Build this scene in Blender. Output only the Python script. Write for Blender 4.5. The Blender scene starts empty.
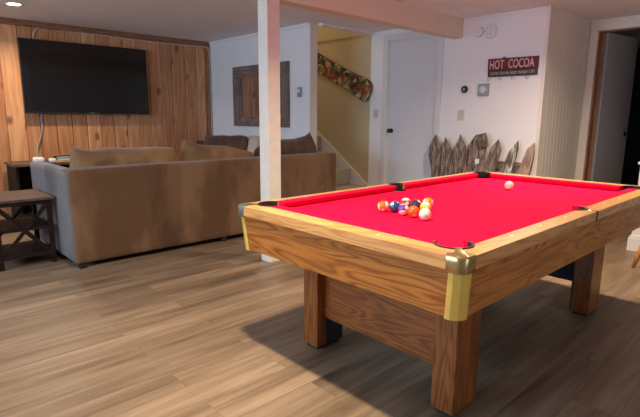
import bpy, bmesh, math, random
from mathutils import Vector, Matrix, noise
random.seed(7)
scene = bpy.context.scene
COL = scene.collection
PI = math.pi
CEIL = 2.36

# ------------------------------------------------------------------ materials
def new_mat(name):
    m = bpy.data.materials.new(name); m.use_nodes = True
    nt = m.node_tree; b = nt.nodes['Principled BSDF']
    return m, nt, b
def N(nt, t, **kw):
    n = nt.nodes.new(t)
    for k, v in kw.items():
        if k in n.inputs.keys() if hasattr(n.inputs, 'keys') else False: n.inputs[k].default_value = v
        else: setattr(n, k, v)
    return n
def rgb(c): return (c[0], c[1], c[2], 1)
def ramp(nt, stops):
    r = nt.nodes.new('ShaderNodeValToRGB')
    while len(r.color_ramp.elements) < len(stops): r.color_ramp.elements.new(.5)
    for e, (p, c) in zip(r.color_ramp.elements, stops): e.position = p; e.color = rgb(c)
    return r
def coords(nt, scale=(1,1,1), rot=(0,0,0), loc=(0,0,0)):
    tc = nt.nodes.new('ShaderNodeTexCoord'); mp = nt.nodes.new('ShaderNodeMapping')
    mp.inputs['Scale'].default_value = scale; mp.inputs['Rotation'].default_value = rot; mp.inputs['Location'].default_value = loc
    nt.links.new(tc.outputs['Object'], mp.inputs['Vector'])
    return mp.outputs['Vector']
def plain(name, c, rough=.5, metal=0, noise_amt=.06, nscale=8, bump=0, spec=.5, coat=0, sheen=0):
    m, nt, b = new_mat(name); L = nt.links.new
    v = coords(nt)
    n = nt.nodes.new('ShaderNodeTexNoise'); n.inputs['Scale'].default_value = nscale; n.inputs['Detail'].default_value = 5
    L(v, n.inputs['Vector'])
    r = ramp(nt, [(.25, [x*(1-noise_amt) for x in c]), (.75, [min(1, x*(1+noise_amt)) for x in c])])
    L(n.outputs['Fac'], r.inputs['Fac']); L(r.outputs['Color'], b.inputs['Base Color'])
    b.inputs['Roughness'].default_value = rough; b.inputs['Metallic'].default_value = metal
    b.inputs['Specular IOR Level'].default_value = spec
    b.inputs['Coat Weight'].default_value = coat
    if sheen:
        b.inputs['Sheen Weight'].default_value = sheen; b.inputs['Sheen Roughness'].default_value = .4
    if bump:
        n2 = nt.nodes.new('ShaderNodeTexNoise'); n2.inputs['Scale'].default_value = nscale*12; L(v, n2.inputs['Vector'])
        bp = nt.nodes.new('ShaderNodeBump'); bp.inputs['Strength'].default_value = bump; bp.inputs['Distance'].default_value = .004
        L(n2.outputs['Fac'], bp.inputs['Height']); L(bp.outputs['Normal'], b.inputs['Normal'])
    return m
def oak(name, axis, dark, mid, light, rough=.35, gs=1.0, coat=.25, off=0, contrast=1.0):
    """long-grained oak with cathedral figure; axis is the grain direction"""
    m, nt, b = new_mat(name); L = nt.links.new
    s = [11*gs, 11*gs, 11*gs]; s[axis] = 1.0*gs
    v = coords(nt, s, loc=(off, off*.7, off*1.3))
    n = nt.nodes.new('ShaderNodeTexNoise'); n.inputs['Scale'].default_value = .9; n.inputs['Detail'].default_value = 2
    n.inputs['Distortion'].default_value = .6
    L(v, n.inputs['Vector'])
    mul = nt.nodes.new('ShaderNodeMath'); mul.operation = 'MULTIPLY'; mul.inputs[1].default_value = 75
    L(n.outputs['Fac'], mul.inputs[0])
    sn = nt.nodes.new('ShaderNodeMath'); sn.operation = 'SINE'; L(mul.outputs[0], sn.inputs[0])
    mr = nt.nodes.new('ShaderNodeMapRange'); mr.inputs[1].default_value = -1; mr.inputs[2].default_value = 1
    L(sn.outputs[0], mr.inputs[0])
    s2 = [70, 70, 70]; s2[axis] = 4
    v2 = coords(nt, s2)
    n2 = nt.nodes.new('ShaderNodeTexNoise'); n2.inputs['Scale'].default_value = 1; n2.inputs['Detail'].default_value = 4
    L(v2, n2.inputs['Vector'])
    mx = nt.nodes.new('ShaderNodeMix'); mx.data_type = 'FLOAT'; mx.inputs[0].default_value = .5
    L(mr.outputs[0], mx.inputs[2]); L(n2.outputs['Fac'], mx.inputs[3])
    k = .28/contrast if contrast > 1 else .2
    r = ramp(nt, [(.12, dark), (.38, mid), (.80, light)])
    L(mx.outputs[0], r.inputs['Fac']); L(r.outputs['Color'], b.inputs['Base Color'])
    b.inputs['Roughness'].default_value = rough; b.inputs['Coat Weight'].default_value = coat
    b.inputs['Coat Roughness'].default_value = .25
    bp = nt.nodes.new('ShaderNodeBump'); bp.inputs['Strength'].default_value = .15; bp.inputs['Distance'].default_value = .002
    L(n2.outputs['Fac'], bp.inputs['Height']); L(bp.outputs['Normal'], b.inputs['Normal'])
    return m
def pine_mat():
    m, nt, b = new_mat('knotty_pine'); L = nt.links.new
    at = nt.nodes.new('ShaderNodeAttribute'); at.attribute_name = 'tint'
    tc = nt.nodes.new('ShaderNodeTexCoord')
    # shift the grain on every board
    cmb = nt.nodes.new('ShaderNodeCombineXYZ')
    m1 = nt.nodes.new('ShaderNodeMath'); m1.operation = 'MULTIPLY'; m1.inputs[1].default_value = 17; L(at.outputs['Fac'], m1.inputs[0])
    L(m1.outputs[0], cmb.inputs['Z']); L(m1.outputs[0], cmb.inputs['Y'])
    add = nt.nodes.new('ShaderNodeVectorMath'); add.operation = 'ADD'; L(tc.outputs['Object'], add.inputs[0]); L(cmb.outputs[0], add.inputs[1])
    mp = nt.nodes.new('ShaderNodeMapping'); mp.inputs['Scale'].default_value = (9, 1, .8); L(add.outputs[0], mp.inputs['Vector'])
    n = nt.nodes.new('ShaderNodeTexNoise'); n.inputs['Scale'].default_value = 1; n.inputs['Detail'].default_value = 2; L(mp.outputs[0], n.inputs['Vector'])
    mu = nt.nodes.new('ShaderNodeMath'); mu.operation = 'MULTIPLY'; mu.inputs[1].default_value = 30; L(n.outputs['Fac'], mu.inputs[0])
    sn = nt.nodes.new('ShaderNodeMath'); sn.operation = 'SINE'; L(mu.outputs[0], sn.inputs[0])
    mr = nt.nodes.new('ShaderNodeMapRange'); mr.inputs[1].default_value = -1; mr.inputs[2].default_value = 1; L(sn.outputs[0], mr.inputs[0])
    r = ramp(nt, [(0, (.66,.30,.125)), (.6, (.74,.36,.16)), (1, (.80,.42,.20))]); L(mr.outputs[0], r.inputs['Fac'])
    # board to board tone
    r2 = ramp(nt, [(0, (.55,.44,.36)), (1, (1.0,1.0,1.0))]); L(at.outputs['Fac'], r2.inputs['Fac'])
    mx = nt.nodes.new('ShaderNodeMix'); mx.data_type = 'RGBA'; mx.blend_type = 'MULTIPLY'; mx.inputs[0].default_value = .75
    L(r.outputs['Color'], mx.inputs[6]); L(r2.outputs['Color'], mx.inputs[7])
    # knots
    mp2 = nt.nodes.new('ShaderNodeMapping'); mp2.inputs['Scale'].default_value = (5.2, .01, 3.1); L(add.outputs[0], mp2.inputs['Vector'])
    vo = nt.nodes.new('ShaderNodeTexVoronoi'); vo.inputs['Scale'].default_value = 1; L(mp2.outputs[0], vo.inputs['Vector'])
    kr = ramp(nt, [(0, (.10,.10,.10)), (.13, (.3,.3,.3)), (.24, (1,1,1))])
    nn = nt.nodes.new('ShaderNodeTexNoise'); nn.inputs['Scale'].default_value = 26; L(tc.outputs['Object'], nn.inputs['Vector'])
    ad = nt.nodes.new('ShaderNodeMath'); ad.operation = 'MULTIPLY_ADD'; ad.inputs[1].default_value = .11; L(nn.outputs['Fac'], ad.inputs[0]); L(vo.outputs['Distance'], ad.inputs[2])
    sb = nt.nodes.new('ShaderNodeMath'); sb.operation = 'SUBTRACT'; sb.inputs[1].default_value = .045; L(ad.outputs[0], sb.inputs[0])
    L(sb.outputs[0], kr.inputs['Fac'])
    kc = nt.nodes.new('ShaderNodeMix'); kc.data_type = 'RGBA'; kc.inputs[6].default_value = (.17,.05,.02,1)
    L(kr.outputs['Color'], kc.inputs[0]); L(mx.outputs[2], kc.inputs[7])
    L(kc.outputs[2], b.inputs['Base Color'])
    b.inputs['Roughness'].default_value = .42
    return m
def floor_mat():
    m, nt, b = new_mat('laminate_planks'); L = nt.links.new
    v = coords(nt)
    br = nt.nodes.new('ShaderNodeTexBrick'); br.offset = .37; br.inputs['Scale'].default_value = 1
    br.inputs['Brick Width'].default_value = 1.22; br.inputs['Row Height'].default_value = .18
    br.inputs['Mortar Size'].default_value = .0016; br.inputs['Mortar Smooth'].default_value = .2
    br.inputs['Color1'].default_value = (0,0,0,1); br.inputs['Color2'].default_value = (1,1,1,1); br.inputs['Mortar'].default_value = (.5,.5,.5,1)
    L(v, br.inputs['Vector'])
    # every plank gets its own offset of grain
    ml = nt.nodes.new('ShaderNodeVectorMath'); ml.operation = 'SCALE'; ml.inputs['Scale'].default_value = 7
    L(br.outputs['Color'], ml.inputs[0])
    ad = nt.nodes.new('ShaderNodeVectorMath'); ad.operation = 'ADD'; L(v, ad.inputs[0]); L(ml.outputs[0], ad.inputs[1])
    mp = nt.nodes.new('ShaderNodeMapping'); mp.inputs['Scale'].default_value = (1.3, 22, 1); L(ad.outputs[0], mp.inputs['Vector'])
    n1 = nt.nodes.new('ShaderNodeTexNoise'); n1.inputs['Scale'].default_value = 1; n1.inputs['Detail'].default_value = 6; n1.inputs['Roughness'].default_value = .62; n1.inputs['Distortion'].default_value = .5
    L(mp.outputs[0], n1.inputs['Vector'])
    mp2 = nt.nodes.new('ShaderNodeMapping'); mp2.inputs['Scale'].default_value = (.8, 5, 1); L(ad.outputs[0], mp2.inputs['Vector'])
    n2 = nt.nodes.new('ShaderNodeTexNoise'); n2.inputs['Scale'].default_value = 1.3; n2.inputs['Detail'].default_value = 3; L(mp2.outputs[0], n2.inputs['Vector'])
    mx = nt.nodes.new('ShaderNodeMix'); mx.data_type = 'FLOAT'; mx.inputs[0].default_value = .45
    L(n1.outputs['Fac'], mx.inputs[2]); L(n2.outputs['Fac'], mx.inputs[3])
    r = ramp(nt, [(.35, (.125,.085,.053)), (.50, (.245,.172,.108)), (.64, (.345,.255,.168))])
    L(mx.outputs[0], r.inputs['Fac'])
    r2 = ramp(nt, [(0, (.82,.81,.79)), (1, (1.05,1.04,1.02))]); L(br.outputs['Color'], r2.inputs['Fac'])
    m2 = nt.nodes.new('ShaderNodeMix'); m2.data_type = 'RGBA'; m2.blend_type = 'MULTIPLY'; m2.inputs[0].default_value = 1
    L(r.outputs['Color'], m2.inputs[6]); L(r2.outputs['Color'], m2.inputs[7])
    gm = nt.nodes.new('ShaderNodeMix'); gm.data_type = 'RGBA'; gm.inputs[7].default_value = (.09,.055,.035,1)
    gf = nt.nodes.new('ShaderNodeMath'); gf.operation = 'MULTIPLY'; gf.inputs[1].default_value = .4; L(br.outputs['Fac'], gf.inputs[0])
    L(gf.outputs[0], gm.inputs[0]); L(m2.outputs[2], gm.inputs[6]); L(gm.outputs[2], b.inputs['Base Color'])
    b.inputs['Roughness'].default_value = .42; b.inputs['Specular IOR Level'].default_value = .3
    bp = nt.nodes.new('ShaderNodeBump'); bp.inputs['Strength'].default_value = .12; bp.inputs['Distance'].default_value = .002
    L(n1.outputs['Fac'], bp.inputs['Height']); L(bp.outputs['Normal'], b.inputs['Normal'])
    return m
def barn_mat(name, axis, dark, mid, light):
    m, nt, b = new_mat(name); L = nt.links.new
    s = [30,30,30]; s[axis] = 3.5
    v = coords(nt, s)
    n = nt.nodes.new('ShaderNodeTexNoise'); n.inputs['Scale'].default_value = 1; n.inputs['Detail'].default_value = 8; n.inputs['Roughness'].default_value = .7
    n.inputs['Distortion'].default_value = .8
    L(v, n.inputs['Vector'])
    r = ramp(nt, [(.36, dark), (.5, mid), (.64, light)]); L(n.outputs['Fac'], r.inputs['Fac']); L(r.outputs['Color'], b.inputs['Base Color'])
    b.inputs['Roughness'].default_value = .85
    bp = nt.nodes.new('ShaderNodeBump'); bp.inputs['Strength'].default_value = .7; bp.inputs['Distance'].default_value = .006
    L(n.outputs['Fac'], bp.inputs['Height']); L(bp.outputs['Normal'], b.inputs['Normal'])
    return m
def suede_mat(name, dark, light, sheen=.35):
    m, nt, b = new_mat(name); L = nt.links.new
    v = coords(nt, (1,1,.45))
    n = nt.nodes.new('ShaderNodeTexNoise'); n.inputs['Scale'].default_value = 2.6; n.inputs['Detail'].default_value = 4; n.inputs['Roughness'].default_value = .55
    L(v, n.inputs['Vector'])
    r = ramp(nt, [(.42, dark), (.58, light)]); L(n.outputs['Fac'], r.inputs['Fac']); L(r.outputs['Color'], b.inputs['Base Color'])
    b.inputs['Roughness'].default_value = .9; b.inputs['Specular IOR Level'].default_value = .2
    b.inputs['Sheen Weight'].default_value = sheen; b.inputs['Sheen Roughness'].default_value = .45
    n2 = nt.nodes.new('ShaderNodeTexNoise'); n2.inputs['Scale'].default_value = 7; n2.inputs['Detail'].default_value = 3
    L(v, n2.inputs['Vector'])
    bp = nt.nodes.new('ShaderNodeBump'); bp.inputs['Strength'].default_value = .25; bp.inputs['Distance'].default_value = .02
    L(n2.outputs['Fac'], bp.inputs['Height']); L(bp.outputs['Normal'], b.inputs['Normal'])
    return m
def felt_mat():
    m = plain('red_felt', (.64,.004,.050), .95, noise_amt=.04, nscale=60, bump=.04, spec=.06)
    return m
def snowboard_mat():
    m, nt, b = new_mat('snowboard_graphic'); L = nt.links.new
    v = coords(nt)
    vo = nt.nodes.new('ShaderNodeTexVoronoi'); vo.inputs['Scale'].default_value = 17; L(v, vo.inputs['Vector'])
    sp = nt.nodes.new('ShaderNodeSeparateColor'); L(vo.outputs['Color'], sp.inputs[0])
    r = ramp(nt, [(0, (.03,.03,.02)), (.18, (.35,.03,.02)), (.32, (.07,.13,.05)), (.46, (.55,.33,.04)), (.58, (.10,.05,.03)), (.70, (.5,.45,.33)), (.82, (.35,.06,.03)), (.92, (.20,.25,.16))])
    r.color_ramp.interpolation = 'CONSTANT'; L(sp.outputs[0], r.inputs['Fac'])
    v2 = nt.nodes.new('ShaderNodeTexVoronoi'); v2.feature = 'DISTANCE_TO_EDGE'; v2.inputs['Scale'].default_value = 31; L(v, v2.inputs['Vector'])
    e = ramp(nt, [(0, (.03,.025,.02)), (.10, (1,1,1))]); L(v2.outputs['Distance'], e.inputs['Fac'])
    mx = nt.nodes.new('ShaderNodeMix'); mx.data_type = 'RGBA'; mx.blend_type = 'MULTIPLY'; mx.inputs[0].default_value = .9
    L(r.outputs['Color'], mx.inputs[6]); L(e.outputs['Color'], mx.inputs[7]); L(mx.outputs[2], b.inputs['Base Color'])
    b.inputs['Roughness'].default_value = .3
    return m
def ball_mat(name, col, kind):
    m, nt, b = new_mat(name); L = nt.links.new
    tc = nt.nodes.new('ShaderNodeTexCoord'); sx = nt.nodes.new('ShaderNodeSeparateXYZ'); L(tc.outputs['Object'], sx.inputs[0])
    ivory = (.80,.72,.55,1)
    R = .0285
    ab = nt.nodes.new('ShaderNodeMath'); ab.operation = 'ABSOLUTE'; L(sx.outputs['Z'], ab.inputs[0])
    st = nt.nodes.new('ShaderNodeMath'); st.operation = 'LESS_THAN'; st.inputs[1].default_value = R*.55; L(ab.outputs[0], st.inputs[0])
    ax = nt.nodes.new('ShaderNodeMath'); ax.operation = 'ABSOLUTE'; L(sx.outputs['X'], ax.inputs[0])
    sp = nt.nodes.new('ShaderNodeMath'); sp.operation = 'GREATER_THAN'; sp.inputs[1].default_value = R*.93; L(ax.outputs[0], sp.inputs[0])
    mx = nt.nodes.new('ShaderNodeMix'); mx.data_type = 'RGBA'; mx.inputs[6].default_value = ivory if kind == 'stripe' else rgb(col); mx.inputs[7].default_value = rgb(col)
    L(st.outputs[0], mx.inputs[0])
    m2 = nt.nodes.new('ShaderNodeMix'); m2.data_type = 'RGBA'; m2.inputs[7].default_value = ivory; L(mx.outputs[2], m2.inputs[6])
    if kind == 'cue': mx.inputs[6].default_value = mx.inputs[7].default_value = (.83,.73,.52,1)
    L(sp.outputs[0], m2.inputs[0]); L(m2.outputs[2], b.inputs['Base Color'])
    if kind == 'spot': mx.inputs[6].default_value = mx.inputs[7].default_value = ivory; m2.inputs[7].default_value = rgb(col); sp.inputs[1].default_value = R*.985
    b.inputs['Roughness'].default_value = .12; b.inputs['Coat Weight'].default_value = .5
    return m

M = {}
M['wall'] = plain('white_painted_wall', (.86,.85,.85), .75, noise_amt=.02, nscale=3, bump=.05, spec=.2)
M['ceiling'] = plain('ceiling_paint', (.86,.84,.86), .85, noise_amt=.03, nscale=5, bump=.12, spec=.1)
M['cream'] = plain('cream_paint', (.80,.75,.66), .6, noise_amt=.03, nscale=3, spec=.3)
M['beam'] = plain('beam_paint', (.76,.66,.55), .6, noise_amt=.03, nscale=3, spec=.3)
M['post'] = plain('post_paint', (.80,.76,.67), .55, noise_amt=.05, nscale=14, bump=.05, spec=.3)
M['stairwall'] = plain('stairwell_lit_paint', (.58,.49,.32), .7, noise_amt=.03, nscale=3, spec=.2)  # tan tone stands in for warm stair light on the wall
M['trim'] = plain('white_trim', (.74,.72,.70), .5, noise_amt=.02)
M['door'] = plain('door_paint', (.70,.71,.74), .45, noise_amt=.02)
M['greydoor'] = plain('grey_door_paint', (.50,.51,.50), .5, noise_amt=.03)
M['unlit_room'] = plain('unlit_room_shade', (.05,.055,.055), .8)  # near-black colour stands in for the room being unlit
M['carpet'] = plain('stair_carpet', (.40,.35,.28), .95, noise_amt=.15, nscale=50, bump=.3, spec=.1)
M['floor'] = floor_mat()
M['pine'] = pine_mat()
M['darkpine'] = oak('dark_pine_trim', 0, (.16,.06,.025), (.24,.10,.045), (.32,.15,.07), coat=0)
M['darkpine_v'] = oak('dark_pine_trim_upright', 2, (.20,.08,.035), (.30,.13,.055), (.38,.18,.08), coat=0)
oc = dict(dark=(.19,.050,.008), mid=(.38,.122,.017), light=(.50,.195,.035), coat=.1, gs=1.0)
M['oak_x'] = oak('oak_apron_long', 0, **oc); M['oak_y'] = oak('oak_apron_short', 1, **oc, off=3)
oc_shade = dict(dark=(.11,.027,.005), mid=(.22,.063,.010), light=(.31,.103,.018), coat=.1, gs=1.0)  # same oak darkened: shade under the table put into the colour
M['oak_z'] = oak('oak_leg_shade', 2, **oc_shade); M['oak_panel'] = oak('oak_end_panel_shade', 1, **oc_shade, off=5)
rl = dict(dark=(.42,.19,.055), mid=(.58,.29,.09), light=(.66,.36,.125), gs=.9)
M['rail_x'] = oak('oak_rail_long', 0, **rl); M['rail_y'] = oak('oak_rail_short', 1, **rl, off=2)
M['felt'] = felt_mat()
M['black'] = plain('black_rubber', (.012,.012,.013), .5)
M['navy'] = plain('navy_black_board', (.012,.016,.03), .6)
M['brass'] = plain('brass_sheet', (.80,.58,.13), .42, metal=.35, noise_amt=.08, nscale=4)
M['bronze'] = plain('worn_bronze_cap', (.46,.34,.15), .28, metal=.9, noise_amt=.25, nscale=18)
M['steel'] = plain('steel_cap', (.45,.48,.52), .3, metal=.9, noise_amt=.1)
M['pearl'] = plain('pearl_inlay', (.85,.78,.62), .3)
M['linertrim'] = plain('pocket_lip', (.16,.14,.15), .35)
M['suede'] = suede_mat('tan_suede', (.125,.070,.036), (.205,.120,.066), sheen=.1)
M['suede_arm_daylit'] = suede_mat('suede_arm_daylit', (.095,.085,.08), (.165,.148,.135), sheen=.25)  # tan suede greyed, cool daylight on the arm put into the colour
M['cushion'] = suede_mat('tan_cushion_fabric', (.19,.105,.045), (.32,.19,.09), sheen=.15)
M['cushion_dark'] = suede_mat('brown_cushion_fabric', (.075,.045,.028), (.12,.073,.045), sheen=.15)
M['cushion_light'] = suede_mat('pale_cushion_fabric', (.50,.43,.33), (.60,.52,.42))
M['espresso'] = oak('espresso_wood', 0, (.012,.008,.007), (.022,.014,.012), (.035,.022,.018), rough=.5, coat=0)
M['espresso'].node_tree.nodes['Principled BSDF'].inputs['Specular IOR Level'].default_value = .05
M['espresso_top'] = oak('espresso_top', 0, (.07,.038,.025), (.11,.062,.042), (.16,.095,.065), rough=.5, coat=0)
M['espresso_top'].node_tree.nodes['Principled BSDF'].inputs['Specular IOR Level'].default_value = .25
M['tvscreen'] = plain('tv_screen', (.004,.004,.005), .09, noise_amt=0, spec=.6)
M['tvframe'] = plain('tv_bezel', (.012,.012,.014), .35, noise_amt=0)
M['cable'] = plain('white_cable', (.62,.60,.55), .5)
M['greycable'] = plain('grey_cable', (.30,.28,.27), .5)
M['barn_z'] = barn_mat('weathered_board_upright', 2, (.045,.028,.022), (.17,.12,.095), (.44,.36,.31))
M['barn_frame_z'] = barn_mat('barnwood_frame_upright', 2, (.10,.065,.05), (.20,.14,.11), (.30,.23,.19))
M['barn_frame_y'] = barn_mat('barnwood_frame_level', 1, (.10,.065,.05), (.20,.14,.11), (.30,.23,.19))
M['barn_y'] = barn_mat('weathered_board_level', 1, (.08,.055,.04), (.20,.15,.12), (.36,.30,.26))
M['barn_w'] = barn_mat('flaking_painted_board', 2, (.05,.03,.025), (.20,.15,.12), (.80,.78,.77))
M['barn_tan'] = barn_mat('tan_weathered_board', 2, (.20,.12,.08), (.36,.24,.17), (.48,.35,.27))
M['mirror'] = plain('mirror_glass', (.80,.80,.80), .03, metal=1, noise_amt=0)
M['snow'] = snowboard_mat()
M['snowedge'] = plain('snowboard_edge', (.05,.02,.015), .4)
M['signred'] = plain('sign_dark_red', (.13,.012,.018), .6, noise_amt=.25, nscale=10)
M['signbrown'] = plain('sign_dark_brown', (.055,.03,.028), .6, noise_amt=.25, nscale=10)
M['signtext'] = plain('sign_pink_lettering', (.78,.48,.46), .6)
M['signtext2'] = plain('sign_grey_lettering', (.48,.42,.40), .6)
M['plastic'] = plain('white_plastic', (.80,.79,.77), .4, noise_amt=.01)
M['ivoryplastic'] = plain('ivory_plastic', (.62,.60,.54), .4, noise_amt=.01)
M['greyplastic'] = plain('grey_plastic', (.32,.33,.33), .4, noise_amt=.03)
M['silver'] = plain('silver_dial', (.62,.64,.65), .3, metal=.4, noise_amt=.03)
M['blackknob'] = plain('dark_bronze_knob', (.035,.03,.028), .3, metal=.6)
M['honey'] = oak('honey_chair_wood', 2, (.35,.14,.035), (.55,.25,.07), (.68,.36,.13))
M['book_green'] = plain('teal_book_cover', (.08,.28,.25), .5)
M['book_black'] = plain('black_book_cover', (.015,.015,.02), .5)
M['paper'] = plain('paper', (.75,.73,.66), .8)
M['traywood'] = oak('light_tray_wood', 0, (.50,.26,.08), (.66,.38,.14), (.76,.48,.22), coat=0)
M['glass'] = plain('window_glass', (.9,.95,1), .05)
def emit(name, c, s):
    m, nt, b = new_mat(name); b.inputs['Emission Color'].default_value = rgb(c); b.inputs['Emission Strength'].default_value = s
    b.inputs['Base Color'].default_value = (.8,.8,.8,1); return m
M['lamp'] = emit('downlight_lens', (1,.93,.80), 25)

# ------------------------------------------------------------------ mesh helpers
def box(bm, lo, hi, bev=0, seg=2):
    vs = [bm.verts.new((x, y, z)) for x in (lo[0], hi[0]) for y in (lo[1], hi[1]) for z in (lo[2], hi[2])]
    idx = [(0,1,3,2), (4,6,7,5), (0,4,5,1), (2,3,7,6), (0,2,6,4), (1,5,7,3)]
    fs = [bm.faces.new([vs[i] for i in f]) for f in idx]
    if bev:
        es = {e for f in fs for e in f.edges}
        bmesh.ops.bevel(bm, geom=list(es), offset=bev, segments=seg, affect='EDGES', profile=.5)
    return bm
def B(*boxes, bev=0):
    bm = bmesh.new()
    for lo, hi in boxes: box(bm, lo, hi, bev)
    return bm
def prism(bm, pts, fn, d0, d1, bev=0):
    """extrude polygon pts (2-D) between depths d0,d1; fn(u,v,d)->xyz"""
    a = [bm.verts.new(fn(u, v, d0)) for u, v in pts]; b = [bm.verts.new(fn(u, v, d1)) for u, v in pts]
    n = len(pts); fs = [bm.faces.new(a), bm.faces.new(b[::-1])]
    for i in range(n): fs.append(bm.faces.new((a[i], a[(i+1) % n], b[(i+1) % n], b[i])))
    if bev:
        es = {e for f in fs[:2] for e in f.edges}
        bmesh.ops.bevel(bm, geom=list(es), offset=bev, segments=2, affect='EDGES', profile=.5)
    return bm
def tube(bm, path, r, seg=10, closed=False):
    P = [Vector(q) for q in path]; rings = []
    up = Vector((0, 0, 1))
    for i, q in enumerate(P):
        t = (P[min(i+1, len(P)-1)] - P[max(i-1, 0)]).normalized()
        a = t.cross(up)
        if a.length < .05: a = t.cross(Vector((0, 1, 0)))
        a.normalize(); b2 = t.cross(a)
        rr = r[i] if isinstance(r, (list, tuple)) else r
        rings.append([bm.verts.new(q + a*math.cos(k*2*PI/seg)*rr + b2*math.sin(k*2*PI/seg)*rr) for k in range(seg)])
    for i in range(len(rings)-1):
        for k in range(seg):
            bm.faces.new((rings[i][k], rings[i][(k+1) % seg], rings[i+1][(k+1) % seg], rings[i+1][k]))
    bm.faces.new(rings[0][::-1]); bm.faces.new(rings[-1])
    return bm
def lathe(bm, prof, c, axis=2, seg=32, flip=1):
    """prof: (radius, height) along axis from centre c"""
    def pt(r, h, a):
        v = [0, 0, 0]; v[axis] = h*flip; o = [i for i in range(3) if i != axis]
        v[o[0]] = r*math.cos(a); v[o[1]] = r*math.sin(a); return Vector(c) + Vector(v)
    rings = []
    for r, h in prof:
        if r < 1e-6: rings.append([bm.verts.new(pt(0, h, 0))])
        else: rings.append([bm.verts.new(pt(r, h, 2*PI*k/seg)) for k in range(seg)])
    for i in range(len(rings)-1):
        A, C = rings[i], rings[i+1]
        for k in range(seg):
            k2 = (k+1) % seg
            if len(A) == 1 and len(C) == 1: continue
            if len(A) == 1: bm.faces.new((A[0], C[k2], C[k]))
            elif len(C) == 1: bm.faces.new((A[k], A[k2], C[0]))
            else: bm.faces.new((A[k], A[k2], C[k2], C[k]))
    return bm
def spline(pts, n=10):
    P = [Vector(q) for q in pts]; P = [P[0]*2-P[1]] + P + [P[-1]*2-P[-2]]; out = []
    for i in range(1, len(P)-2):
        for k in range(n):
            t = k/n
            out.append(.5*((2*P[i]) + (P[i+1]-P[i-1])*t + (2*P[i-1]-5*P[i]+4*P[i+1]-P[i+2])*t*t + (3*P[i]-P[i-1]-3*P[i+1]+P[i+2])*t**3))
    out.append(P[-2]); return out
WORLD = {}
def wloc(o):
    v = Vector((0, 0, 0))
    while o: v += Vector(o.location); o = o.parent
    return v
def obj(name, bm, mat, parent=None, origin=None, smooth=False, label=None, angle=None):
    base = wloc(parent) if parent else Vector((0, 0, 0))
    org = Vector(origin) if origin is not None else base
    bmesh.ops.recalc_face_normals(bm, faces=bm.faces)
    bmesh.ops.translate(bm, verts=bm.verts, vec=-org)
    me = bpy.data.meshes.new(name); bm.to_mesh(me); bm.free()
    mats = mat if isinstance(mat, (list, tuple)) else [mat]
    for q in mats: me.materials.append(q)
    if smooth:
        for f in me.polygons: f.use_smooth = True
        if angle: 
            try: me.set_sharp_from_angle(angle=math.radians(angle))
            except Exception: pass
    o = bpy.data.objects.new(name, me); COL.objects.link(o)
    o.location = org - base
    if parent: o.parent = parent
    if label: o['label'] = label
    return o
def thing(name, label, cat, loc, group=None):
    o = bpy.data.objects.new(name, None); COL.objects.link(o); o.location = loc
    o.empty_display_size = .1
    return tag(o, label, cat, group)
def tag(o, label, cat, group=None):
    o['label'] = label; o['category'] = cat
    if group: o['group'] = group
    return o
def struct(name, bm, mat, parent=None, **k):
    o = obj(name, bm, mat, parent, **k)
    if not parent: o['kind'] = 'structure'
    return o
def cut(o, cutters):
    """boolean cut with cylinders (x,y,r,z0,z1), applied to the mesh"""
    tmp = []
    for (x, y, r, z0, z1) in cutters:
        bm = bmesh.new(); lathe(bm, [(0, z0), (r, z0), (r, z1), (0, z1)], (x, y, 0), seg=40)
        bmesh.ops.recalc_face_normals(bm, faces=bm.faces)
        me = bpy.data.meshes.new('c'); bm.to_mesh(me); bm.free()
        c = bpy.data.objects.new('c', me); COL.objects.link(c); tmp.append(c)
        md = o.modifiers.new('b', 'BOOLEAN'); md.operation = 'DIFFERENCE'; md.object = c; md.solver = 'EXACT'
    bpy.context.view_layer.update()
    dg = bpy.context.evaluated_depsgraph_get()
    me = bpy.data.meshes.new_from_object(o.evaluated_get(dg))
    o.modifiers.clear(); o.data = me
    for c in tmp: bpy.data.objects.remove(c)

# ------------------------------------------------------------------ setting
Xw, Yw, Xc, Yc, Xd = 2.78, 6.17, 3.877, 1.380, 5.03
X0, Y0 = -4.2, -3.6
struct('floor', B(((X0, Y0, -.06), (8.2, 6.6, 0))), M['floor'])
struct('ceiling', B(((X0, Y0, CEIL), (8.2, 3.77, CEIL+.12)), ((X0, 3.77, CEIL), (2.9, 6.6, CEIL+.12)), ((4.0, 3.77, CEIL), (8.2, 6.6, CEIL+.12))), M['ceiling'])
# pine plank wall, boards with small v-grooves
bm = bmesh.new(); lay = bm.loops.layers.float_color.new('tint')
edges = [-.065+.0, .14, .30, .49, .68, .867, 1.051, 1.228, 1.411, 1.602, 1.768, 1.956, 2.134, 2.35, 2.543, 2.70]
lo = [-.065-.185*i for i in range(1, 23)][::-1]
edges = lo + edges
for a, b_ in zip(edges[:-1], edges[1:]):
    n0 = len(bm.faces)
    box(bm, (a+.0035, Yw, 0), (b_-.0035, Yw+.03, CEIL-.07), .006, 1)
    bm.faces.ensure_lookup_table(); t = random.random()
    for f in bm.faces[n0:]:
        for l in f.loops: l[lay] = (t, t, t, 1)
n0 = len(bm.faces); box(bm, (X0, Yw+.03, 0), (Xw, Yw+.06, CEIL-.02)); bm.faces.ensure_lookup_table()
struct('wall_back', bm, M['pine'])
struct('trim_1', B(((X0, Yw-.02, CEIL-.075), (Xw-.0, Yw, CEIL)), bev=.003), M['darkpine'])           # crown over the planks
struct('trim_2', B(((2.70, Yw-.022, 0), (2.765, Yw, CEIL-.075)), bev=.003), M['darkpine_v'])          # corner board of planks
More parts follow.
